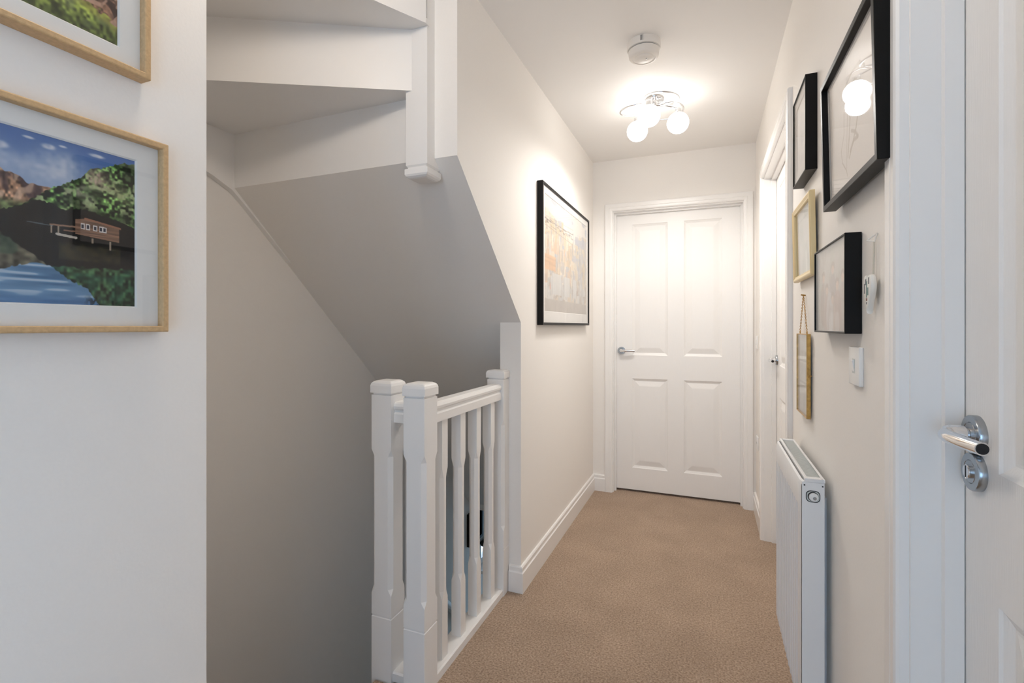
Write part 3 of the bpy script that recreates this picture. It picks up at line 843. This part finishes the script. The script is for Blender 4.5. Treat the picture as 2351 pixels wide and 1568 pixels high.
    # boathouse
    top_ = line(s, [(.75, .53), (.794, .545), (.93, .517)]); bot_ = line(s, [(.755, .445), (.924, .425)])
    hut = (s > .757) * (s < .924) * (t < top_) * (t > bot_)
    img = mixc(img, hut * 1.0, C(128, 98, 80)[None, None] * (.75 + .5 * vnoise(s, t, 12, 150, 6)[..., None]))
    img = mixc(img, (s > .79) * (s < .932) * (np.abs(t - top_) < .006) * 1.0, C(150, 104, 82))
    for wx in (.784, .803, .830, .852, .866):
        img = mixc(img, (np.abs(s - wx) < .0075) * (np.abs(t - line(s, [(.78, .497), (.87, .493)])) < .018) * 1.0, C(206, 200, 196))
        img = mixc(img, (np.abs(s - wx) < .0045) * (np.abs(t - line(s, [(.78, .497), (.87, .493)])) < .011) * 1.0, C(52, 52, 64))
    for px, z0_, z1_ in ((.82, .40, .43), (.888, .37, .425), (.676, .43, .478), (.70, .43, .475)):
        img = mixc(img, (np.abs(s - px) < .003) * (t > z0_) * (t < z1_) * 1.0, C(150, 136, 120))
    img = mixc(img, (seg_dist(s, t, (.673, .478), (.757, .485), 1.4) < .005) * 1.0, C(140, 108, 88))
    img = mixc(img, (seg_dist(s, t, (.695, .428), (.76, .420), 1.4) < .007) * 1.0, C(186, 178, 166))
    img = mixc(img, (seg_dist(s, t, (.72, .455), (.757, .458), 1.4) < .004) * 1.0, C(128, 96, 78))
    img = mixc(img, (seg_dist(s, t, (.60, .475), (.68, .472), 1.4) < .003) * .6, C(120, 140, 150))
    return img

def meadow_painting(s, t):
    n1 = vnoise(s, t, 50, 40, 31); n2 = vnoise(s, t, 110, 70, 32); n3 = vnoise(s + .3 * t, t, 26, 18, 33)
    img = np.zeros(s.shape + (3,)) + C(96, 132, 180)
    img = mixc(img, sm(n3, .45, .7) * .7, C(196, 204, 214))
    rock = sm(.78 - t + .1 * (n3 - .5), 0, .02)
    rc_ = C(128, 96, 78)[None, None] * (.6 + .8 * n2[..., None])
    rc_ = mixc(rc_, sm(n3, .55, .66) * .85, C(52, 36, 32)); rc_ = mixc(rc_, sm(vnoise(s - .4 * t, t, 40, 26, 35), .6, .75) * .8, C(190, 156, 136))
    img = mixc(img, rock, rc_)
    ml = line(s, [(0, .30), (.4, .285), (.62, .25), (.8, .205), (.95, .15), (1, .12)])
    gm = sm(ml - t + .05 * (n1 - .5), 0, .012)
    gc = C(128, 142, 66)[None, None] * (.25 + 1.5 * vnoise(s, t, 80, 60, 36)[..., None])
    gc = mixc(gc, sm(n3, .45, .75) * .55, C(138, 150, 104)); gc = mixc(gc, sm(.10 - t + .15 * (s - .6), 0, .10) * .55, C(44, 56, 32))
    gc = mixc(gc, sm(t - ml + .07, 0, .05) * .6, C(158, 152, 72))
    img = mixc(img, gm, gc)
    img = mixc(img, sm(s, .985, 1.0), C(24, 30, 28))
    return img

def city_poster(s, t):
    rr = np.random.RandomState(11)
    img = np.zeros(s.shape + (3,)) + C(222, 216, 208)
    hz = line(s, [(0, .90), (.18, .86), (.35, .80), (.52, .74), (.66, .66), (.72, .80), (.9, .86), (1, .86)])
    img = mixc(img, sm(hz - t, 0, .02), C(208, 192, 172))
    for k in range(620):
        cs, ct = rr.rand(), .12 + .80 * rr.rand()
        if ct > np.interp(cs, [0, .18, .35, .52, .66, .72, 1], [.88, .85, .79, .73, .66, .80, .84]): continue
        wd, ht = .008 + .03 * rr.rand(), .012 + .06 * rr.rand()
        pal = [(214, 190, 158), (206, 178, 140), (222, 204, 178), (186, 178, 170), (196, 192, 190), (176, 168, 158), (212, 176, 142), (228, 216, 196), (170, 174, 182)]
        if cs > .62: pal = [(190, 188, 190), (200, 196, 194), (214, 200, 176), (180, 180, 186), (208, 190, 160), (170, 170, 174)]
        if ct < .30: pal = [(196, 196, 196), (206, 204, 200), (182, 180, 176), (214, 208, 200), (176, 160, 146)]
        img = mixc(img, (np.abs(s - cs) < wd) * (np.abs(t - ct - .15 * (s - cs)) < ht) * (.55 + .4 * rr.rand()), C(*pal[rr.randint(len(pal))]))
    for k in range(260):
        cs, ct = rr.rand(), .1 + .7 * rr.rand()
        img = mixc(img, (np.abs(s - cs) < .002 + .002 * rr.rand()) * (np.abs(t - ct) < .01 + .05 * rr.rand()) * .5, C(*[(150, 138, 126), (232, 224, 210), (140, 140, 146)][rr.randint(3)]))
    o_ = (s < .22) * (s > .0) * sm(.50 - t, 0, .01) * sm(t - .36, 0, .01)
    img = mixc(img, o_ * .8, C(222, 168, 116)[None, None] * (.88 + .2 * (vnoise(s, t, 4, 60, 41)[..., None])))
    for cs, w_ in ((.25, .10), (.47, .07), (.66, .05)):
        img = mixc(img, (np.abs(s - cs) < w_) * (t > .16) * (t < .35) * .85, C(204, 204, 202))
        img = mixc(img, (np.abs(np.abs(s - cs) - w_) < .004) * (t > .16) * (t < .35) * .6, C(160, 154, 148))
    img = mixc(img, (s < .13) * (t > .2) * (t < .33) * .6 * sm(vnoise(s, t, 16, 10, 44), .4, .6), C(212, 150, 130))
    bl_ = sm(vnoise(s, t, 10, 12, 45), .55, .62) * sm(t - (1.02 - .42 * s), .0, .02) * (t > .6)
    img = mixc(img, bl_ * .75, C(168, 172, 186))
    img = mixc(img, sm(.12 - t, 0, .01), C(186, 178, 170)[None, None] * (.96 + .06 * vnoise(s, t, 20, 8, 46)[..., None]))
    for cs in (.22, .43, .64, .86):
        img = mixc(img, (np.abs(s - cs - .1 * (t - .05)) < .003) * (t < .12) * .5, C(160, 152, 146))
    for k in range(4):
        img = mixc(img, (seg_dist(s, t, (0, .74 + .025 * k), (.62, .70 + .05 * k), 1.3) < .0035) * .55, C(*[(146, 128, 108), (210, 186, 130), (130, 120, 112), (170, 160, 150)][k]))
    for k in range(60):
        cs = rr.rand() * .62; ct = .75 + .06 * rr.rand()
        img = mixc(img, (np.abs(s - cs) < .006 + .02 * rr.rand()) * (np.abs(t - ct) < .004) * .55, C(112, 102, 96))
    return mixc(img, np.ones_like(s) * .12, C(226, 218, 208))

def flower_print(s, t):
    img = np.zeros(s.shape + (3,)) + C(232, 226, 220)
    pale = C(184, 172, 158)
    def stroke(pts, wd, op=.8, col=pale):
        nonlocal img
        for a, b in zip(pts[:-1], pts[1:]):
            d = seg_dist(s, t, a, b, 1.33)
            img = mixc(img, op * sm(wd - d, 0, .006), col)
    stroke([(.34, .62), (.33, .45), (.26, .34), (.28, .24), (.36, .15), (.38, .10)], .010)
    stroke([(.42, .62), (.40, .48), (.38, .30), (.37, .16)], .009)
    stroke([(.44, .66), (.46, .50), (.43, .36), (.40, .24)], .016, .7)
    stroke([(.62, .64), (.63, .52), (.57, .38), (.50, .30), (.43, .22)], .015, .8)
    stroke([(.52, .60), (.55, .54)], .02, .7); stroke([(.48, .40), (.55, .36), (.60, .30)], .016, .8)
    stroke([(.45, .26), (.52, .31), (.60, .30)], .018, .8)
    stroke([(.30, .74), (.40, .80), (.52, .82), (.66, .80), (.74, .72)], .014, .6)
    stroke([(.44, .70), (.56, .74), (.66, .68)], .012, .6)
    stroke([(.48, .98), (.48, .86)], .004, .7); stroke([(.40, .94), (.36, .80)], .004, .6)
    for k in range(7):
        stroke([(.62 + .05 * k, .13 + .012 * (k % 3)), (.645 + .05 * k, .145 + .010 * ((k + 1) % 3))], .0035, .5, C(196, 190, 184))
    for k in range(3):
        stroke([(.04, .075 + .022 * k), (.42, .075 + .022 * k)], .0028, .7, C(192, 186, 182))
    return img

def pale_print(s, t):
    img = np.zeros(s.shape + (3,)) + C(232, 227, 222)
    m = (s > .26) * (s < .78) * (t > .12) * (t < .80)
    n = vnoise(s, t, 8, 12, 51)
    img = mixc(img, m * .55 * sm(n, .3, .7), C(206, 202, 200))
    img = mixc(img, (s > .4) * (s < .78) * (t > .38) * (t < .70) * .5, C(204, 200, 198))
    return img

def mirror_print(s, t):
    img = np.zeros(s.shape + (3,)) + C(204, 204, 198)
    n = vnoise(s, t, 6, 3, 61); n2 = vnoise(s, t, 24, 4, 62)
    img = mixc(img, .5 * sm(n, .4, .7), C(180, 186, 176)); img = mixc(img, .3 * sm(n2, .5, .8), C(222, 220, 214))
    img = mixc(img, (np.abs(s - .52) < .05) * (t < .36) * (t > .05) * .5, C(230, 232, 226))
    img = mixc(img, (np.abs(t - .86) < .012) * .4, C(160, 160, 154))
    return img

def group_photo(s, t):
    n = vnoise(s, t, 8, 6, 71)
    img = np.zeros(s.shape + (3,)) + C(188, 182, 172)
    img = mixc(img, .5 * sm(n, .35, .7), C(176, 178, 160))
    body = [(.20, .66), (.52, .73), (.82, .60), (.66, .53), (.32, .50), (.52, .38), (.42, .52)]
    cols = [(170, 150, 138), (160, 146, 140), (176, 160, 150), (180, 150, 136), (186, 158, 144), (196, 176, 162), (200, 196, 194)]
    for (cs, ct), c in zip(body, cols):
        m = sm(1 - ((s - cs) / .13) ** 2 - ((t - (ct - .33)) / .30) ** 2, 0, .3)
        img = mixc(img, m * .75, C(*c))
    for (cs, ct), c in zip(body[:6], cols):
        img = mixc(img, sm(1 - ((s - cs) / .062) ** 2 - ((t - ct - .02) / .066) ** 2, 0, .3) * .8, C(156, 136, 120))
        img = mixc(img, sm(1 - ((s - cs) / .048) ** 2 - ((t - ct + .015) / .055) ** 2, 0, .3) * .9, C(212, 182, 160))
    img = mixc(img, sm(1 - ((s - .46) / .07) ** 2 - ((t - .10) / .16) ** 2, 0, .3) * .8, C(212, 208, 204))
    img = mixc(img, sm(1 - ((s - .66) / .07) ** 2 - ((t - .10) / .14) ** 2, 0, .3) * .6, C(208, 200, 194))
    img = mixc(img, sm(vnoise(s, t, 22, 8, 73), .55, .8) * .25, C(150, 130, 116))
    return mixc(img, np.ones_like(s) * .15, C(214, 204, 194))

def strip_photos(s, t):
    img = np.zeros(s.shape + (3,)) + C(206, 204, 196)
    n = vnoise(s, t, 9, 30, 81); n2 = vnoise(s, t, 14, 3, 82)
    img = mixc(img, .35 * sm(n2, .45, .75), C(178, 178, 166)); img = mixc(img, .3 * sm(n, .5, .8), C(222, 220, 212))
    for z in (.665, .385):
        img = mixc(img, (np.abs(t - z) < .014) * .6, C(160, 160, 150)); img = mixc(img, (np.abs(t - z + .026) < .010) * .7, C(230, 228, 220))
    img = mixc(img, (np.abs(s - .62) < .04) * (t > .42) * (t < .58) * .4, C(150, 146, 136)); img = mixc(img, (np.abs(s - .7) < .16) * (np.abs(t - .75) < .03) * .35, C(140, 138, 130))
    img = mixc(img, (np.abs(s - .6) < .2) * (t < .3) * .25, C(168, 164, 156))
    return img

def print_sheet(name, x0, x1, z0, z1, y, fn, parent, nx, nz):
    """a flat printed sheet in the frame's own x-z plane, ink per vertex"""
    s = np.linspace(0, 1, nx)[None, :].repeat(nz, 0); t = np.linspace(0, 1, nz)[:, None].repeat(nx, 1)
    img = np.clip(fn(s, t), 0, 255) / 255.0
    lin = np.where(img <= .04045, img / 12.92, ((img + .055) / 1.055) ** 2.4)
    vv = np.stack([x0 + (x1 - x0) * s, np.full_like(s, y), z0 + (z1 - z0) * t], -1).reshape(-1, 3)
    idx = np.arange(nx * nz).reshape(nz, nx)
    ff = np.stack([idx[:-1, :-1], idx[:-1, 1:], idx[1:, 1:], idx[1:, :-1]], -1).reshape(-1, 4)
    me = bpy.data.meshes.new(name)
    me.from_pydata(vv.tolist(), [], ff.tolist())
    at = me.color_attributes.new('ink', 'FLOAT_COLOR', 'POINT')
    at.data.foreach_set('color', np.concatenate([lin, np.ones(s.shape + (1,))], -1).reshape(-1).astype(np.float32))
    me.materials.append(M['print'])
    o = bpy.data.objects.new(name, me); COL.objects.link(o); o.parent = parent
    return o

def mitred_frame(w, h, prof):
    """prof: closed outline (inset from the outer edge, y from front)"""
    m = MB(); rings = []
    for (cx, cz, sx, sz) in ((0, 0, 1, 1), (w, 0, -1, 1), (w, h, -1, -1), (0, h, 1, -1)):
        rings.append([(cx + sx * p, y, cz + sz * p) for p, y in prof])
    rings.append(rings[0])
    m.loft(rings, cap=False)
    return m

def framed(name, label, cat, w, h, depth, bar, fmat, fn, res, loc, rotz, tilt=0.0, mount=None, prof=None, group=None, glass=True, rebate=0.006, paper='mat'):
    """frame standing in the local x-z plane: x 0..w to the viewer's right, z 0..h, y 0 at the front, depth at the wall"""
    r = empty(name, loc, (tilt, 0, rotz))
    tag(r, label, cat, group)
    pf = prof or [(0, 0), (bar, 0), (bar, rebate), (bar, depth), (0, depth)]
    obj('frame', mitred_frame(w, h, pf), M[fmat], r, bevel=.0008, seg=1, local=True)
    obj('backing', bx((bar * .5, max(depth - .006, rebate + .0082), bar * .5), (w - bar * .5, depth - .0008, h - bar * .5)), M['mat'], r, local=True)
    yb = rebate + .004
    if mount:
        l, b_, rr_, t_ = mount
        mm = MB()
        x0, x1, z0, z1 = bar * .7, w - bar * .7, bar * .7, h - bar * .7
        ix0, ix1, iz0, iz1 = bar + l, w - bar - rr_, bar + b_, h - bar - t_
        def rect(a0, a1, c0, c1, y): return [(a0, y, c0), (a1, y, c0), (a1, y, c1), (a0, y, c1)]
        bev = .0022
        rg = [rect(x0, x1, z0, z1, yb), rect(ix0, ix1, iz0, iz1, yb), rect(ix0 + bev, ix1 - bev, iz0 + bev, iz1 - bev, yb + bev), rect(x0, x1, z0, z1, yb + bev)]
        mm.loft(rg + [rg[0]], cap=False)
        obj('mount', mm, M[paper], r, local=True)
        print_sheet('print', ix0 - .002, ix1 + .002, iz0 - .002, iz1 + .002, yb + bev + .0006, fn, r, *res)
    else:
        print_sheet('print', bar * .8, w - bar * .8, bar * .8, h - bar * .8, yb + .003, fn, r, *res)
    if glass:
        obj('glass', bx((bar * .8, rebate, bar * .8), (w - bar * .8, rebate + .0018, h - bar * .8)), M['glass'], r, local=True)
    return r

LEFT_ROT, RIGHT_ROT = math.pi / 2, -math.pi / 2
# left picture wall: oak frames (local x -> +Y)
DF = 0.025
OAKP = [(0, .001), (.0015, 0), (.0085, 0), (.0095, .001), (.0095, .012), (.0095, DF), (0, DF)]
framed('framed_painting', 'oak framed lake landscape painting with a boathouse on the left wall', 'painting', 0.41, 0.304, DF, .0095, 'oak', lake_painting, (560, 400),
       (XP + DF, 0.529 - 0.41, 1.171), LEFT_ROT, mount=(.031, .028, .031, .026), prof=OAKP, rebate=.009)
framed('framed_painting', 'oak framed rock and meadow painting cut off by the top left corner', 'painting', 0.40, 0.34, DF, .0095, 'oak', meadow_painting, (460, 340),
       (XP + DF, 0.502 - 0.40, 1.567), LEFT_ROT, mount=(.028, .026, .028, .026), prof=OAKP, rebate=.009)
# hallway left: large city poster
framed('framed_poster', 'large black framed city illustration on the left hallway wall', 'picture', 0.992, 0.703, .030, .013, 'black', city_poster, (420, 320),
       (XL + .030, 2.246, 1.186), LEFT_ROT, mount=(.035, .055, .035, .035), rebate=.003, paper='matwarm')
# right wall (local x -> -Y)
framed('framed_print', 'small black framed pale print hung highest beside the side door', 'picture', 0.215, 0.270, .030, .0045, 'black', pale_print, (80, 100),
       (XR - .030, 1.802, 1.622), RIGHT_ROT, mount=(.02, .025, .02, .025), rebate=.002, paper='matwarm')
framed('framed_print', 'large tilted black frame with pale flower drawing reflecting the lamp', 'picture', 0.392, 0.290, .026, .0125, 'black', flower_print, (240, 190),
       (XR - .0345, 1.330, 1.446), RIGHT_ROT, tilt=0.022, mount=(.004, .004, .004, .004), rebate=.008, paper='matwarm')
GP = [(0, .004), (.002, .001), (.006, 0), (.010, .002), (.013, .0035), (.016, .0035), (.018, .007), (.018, .016), (0, .016)]
framed('framed_print', 'narrow gold moulded frame on the right wall above the hanging glass frame', 'picture', 0.298, 0.236, .016, .018, 'gold', mirror_print, (90, 80),
       (XR - .0205, 1.866, 1.324), RIGHT_ROT, tilt=0.02, prof=GP, rebate=.008)
framed('framed_photo', 'black box frame holding a faded group photograph', 'picture', 0.302, 0.203, .029, .004, 'black', group_photo, (200, 150),
       (XR - .030, 1.460, 1.165), RIGHT_ROT, rebate=.002)
hgf = framed('hanging_frame', 'brass edged glass frame hanging from a chain on the right wall', 'picture', 0.176, 0.250, .011, .0030, 'brass', strip_photos, (90, 140),
       (XR - .016, 1.829, 0.907), RIGHT_ROT, rebate=.0015)
# its chain, loops, clasp and nail (local coordinates)
chn = MB(); apex = (0.062, .010, 0.372)
def chain(mb, a, b, n):
    a, b = Vector(a), Vector(b); d = (b - a); L_ = d.length; d.normalize()
    for i in range(n):
        c = a + d * (L_ * (i + .5) / n)
        sv = (Vector((0, 1, 0)) if i % 2 else d.cross(Vector((0, 1, 0)))).normalized()
        hl_ = L_ / n * .68
        mb.tube([tuple(c + d * hl_ * math.cos(q) + sv * .0018 * math.sin(q)) for q in [2 * math.pi * k / 8 for k in range(8)]], .0007, 5, closed=True)
for xa in (.030, .146):
    chain(chn, (xa, .006, .256), apex, 24)
obj('chain', chn, M['brass'], hgf, local=True)['label'] = 'thin brass chain'
for xa in (.030, .146):
    lp = [(xa + .005 * math.cos(q), .006, .2535 + .005 * math.sin(q)) for q in [2 * math.pi * k / 16 for k in range(16)]]
    obj('loop', MB().tube(lp, .0012, 8, closed=True), M['brass'], hgf, local=True, smooth=True)
obj('nail', MB().tube([(apex[0], .003, apex[2]), (apex[0], .016, apex[2] - .002)], .0022, 10), M['brass'], hgf, local=True)
obj('clasp', MB().tube([(.176, .004, .150), (.179, .004, .146), (.179, .006, .128), (.176, .006, .122)], .0012, 8).tube([(.178, .005, .128), (.180, .013, .127)], .0012, 8), M['brass'], hgf, local=True)

# ------------------------------------------------------------------ heart ornament
ho = empty('heart_ornament', (XR, 1.066, 1.276))
tag(ho, 'white ceramic heart ornament hanging from a cord beside the near door', 'ornament')
hp_ = []
for i in range(44):
    q = 2 * math.pi * i / 44
    hx_ = 16 * math.sin(q) ** 3; hz_ = 13 * math.cos(q) - 5 * math.cos(2 * q) - 2 * math.cos(3 * q) - math.cos(4 * q)
    hp_.append((hx_ / 16 * .0245, hz_ / 14.5 * .036))
HC = (1.066, 1.2445)
hb = MB()
for rings in [[[(XR - .006 - dx, HC[0] - p * k, HC[1] + q * k) for p, q in hp_] for dx, k in ((0, .80), (.001, .95), (.004, 1.0), (.007, 1.0), (.0095, .95), (.0105, .86))]]:
    hb.loft(rings)
obj('heart', hb, M['ceramic'], ho, smooth=True)
blue = paint('painted_teal_decoration', srgb(84, 120, 116), 0.4); red = paint('painted_red_decoration', srgb(120, 60, 48), 0.4); slate = paint('painted_grey_decoration', srgb(96, 96, 102), 0.4)
xd = XR - .0168
def dec(name, y0, y1, z0, z1, m): obj(name, bx((xd, y0, z0), (xd + .0006, y1, z1)), m, ho)
dec('decoration', 1.062, 1.067, 1.232, 1.262, blue); dec('decoration', 1.055, 1.060, 1.236, 1.250, blue); dec('decoration', 1.068, 1.074, 1.255, 1.266, slate)
dec('decoration', 1.074, 1.080, 1.240, 1.258, slate); dec('decoration', 1.061, 1.068, 1.226, 1.231, red); dec('decoration', 1.062, 1.067, 1.220, 1.224, slate); dec('decoration', 1.050, 1.056, 1.256, 1.268, slate)
obj('cord', MB().tube([(XR - .006, 1.066, 1.266), (XR - .004, 1.068, 1.335)], .0014, 8).tube([(XR - .006, 1.068, 1.266), (XR - .004, 1.070, 1.334)], .0014, 8), M['cord'], ho)
obj('hook', MB().tube([(XR - .001, 1.062, 1.348), (XR - .004, 1.066, 1.334), (XR - .014, 1.074, 1.337)], .0013, 8).tube([(XR - .001, 1.062, 1.348), (XR - .012, 1.073, 1.339)], .0013, 8), M['ceramic'], ho)

# ------------------------------------------------------------------ switches and sockets
def switch_plate(name, label, cat, y0, y1, z0, z1, rocker, group=None):
    r = empty(name, (XR, (y0 + y1) / 2, z0)); tag(r, label, cat, group)
    obj('plate', bx((XR - .0085, y0, z0), (XR, y1, z1)), M['plastic'], r, bevel=.0022, seg=3, smooth=True)
    yc, zc = (y0 + y1) / 2, (z0 + z1) / 2
    if rocker:
        m = MB(); hw_, hh = .0065, .0125
        m.prism([(XR - .0085, zc - hh), (XR - .0125, zc + hh * .9), (XR - .0095, zc + hh), (XR - .008, zc + hh), (XR - .008, zc - hh)], lambda p, q, t: (p, t, q), yc + .001 - hw_, yc + .001 + hw_)
        obj('rocker', m, M['plastic'], r, bevel=.0005, seg=1)
        obj('surround', MB().box((XR - .0088, yc - .0095, zc - .0145), (XR - .0080, yc + .0095, zc + .0145)), M['grille'], r)
    else:
        for dy in (-.012, .012):
            obj('slot', bx((XR - .0088, yc + dy - .002, zc - .004), (XR - .0080, yc + dy + .002, zc + .004)), M['dark'], r)
    return r
switch_plate('light_switch', 'white single rocker light switch below the heart ornament', 'switch', 1.147, 1.224, 1.060, 1.138, True)
switch_plate('light_switch', 'white switch plate on the short wall between the far doors', 'switch', 3.335, 3.412, 1.040, 1.120, True)
switch_plate('wall_socket', 'white wall socket low between the far doors', 'socket', 3.30, 3.38, 0.425, 0.505, False)
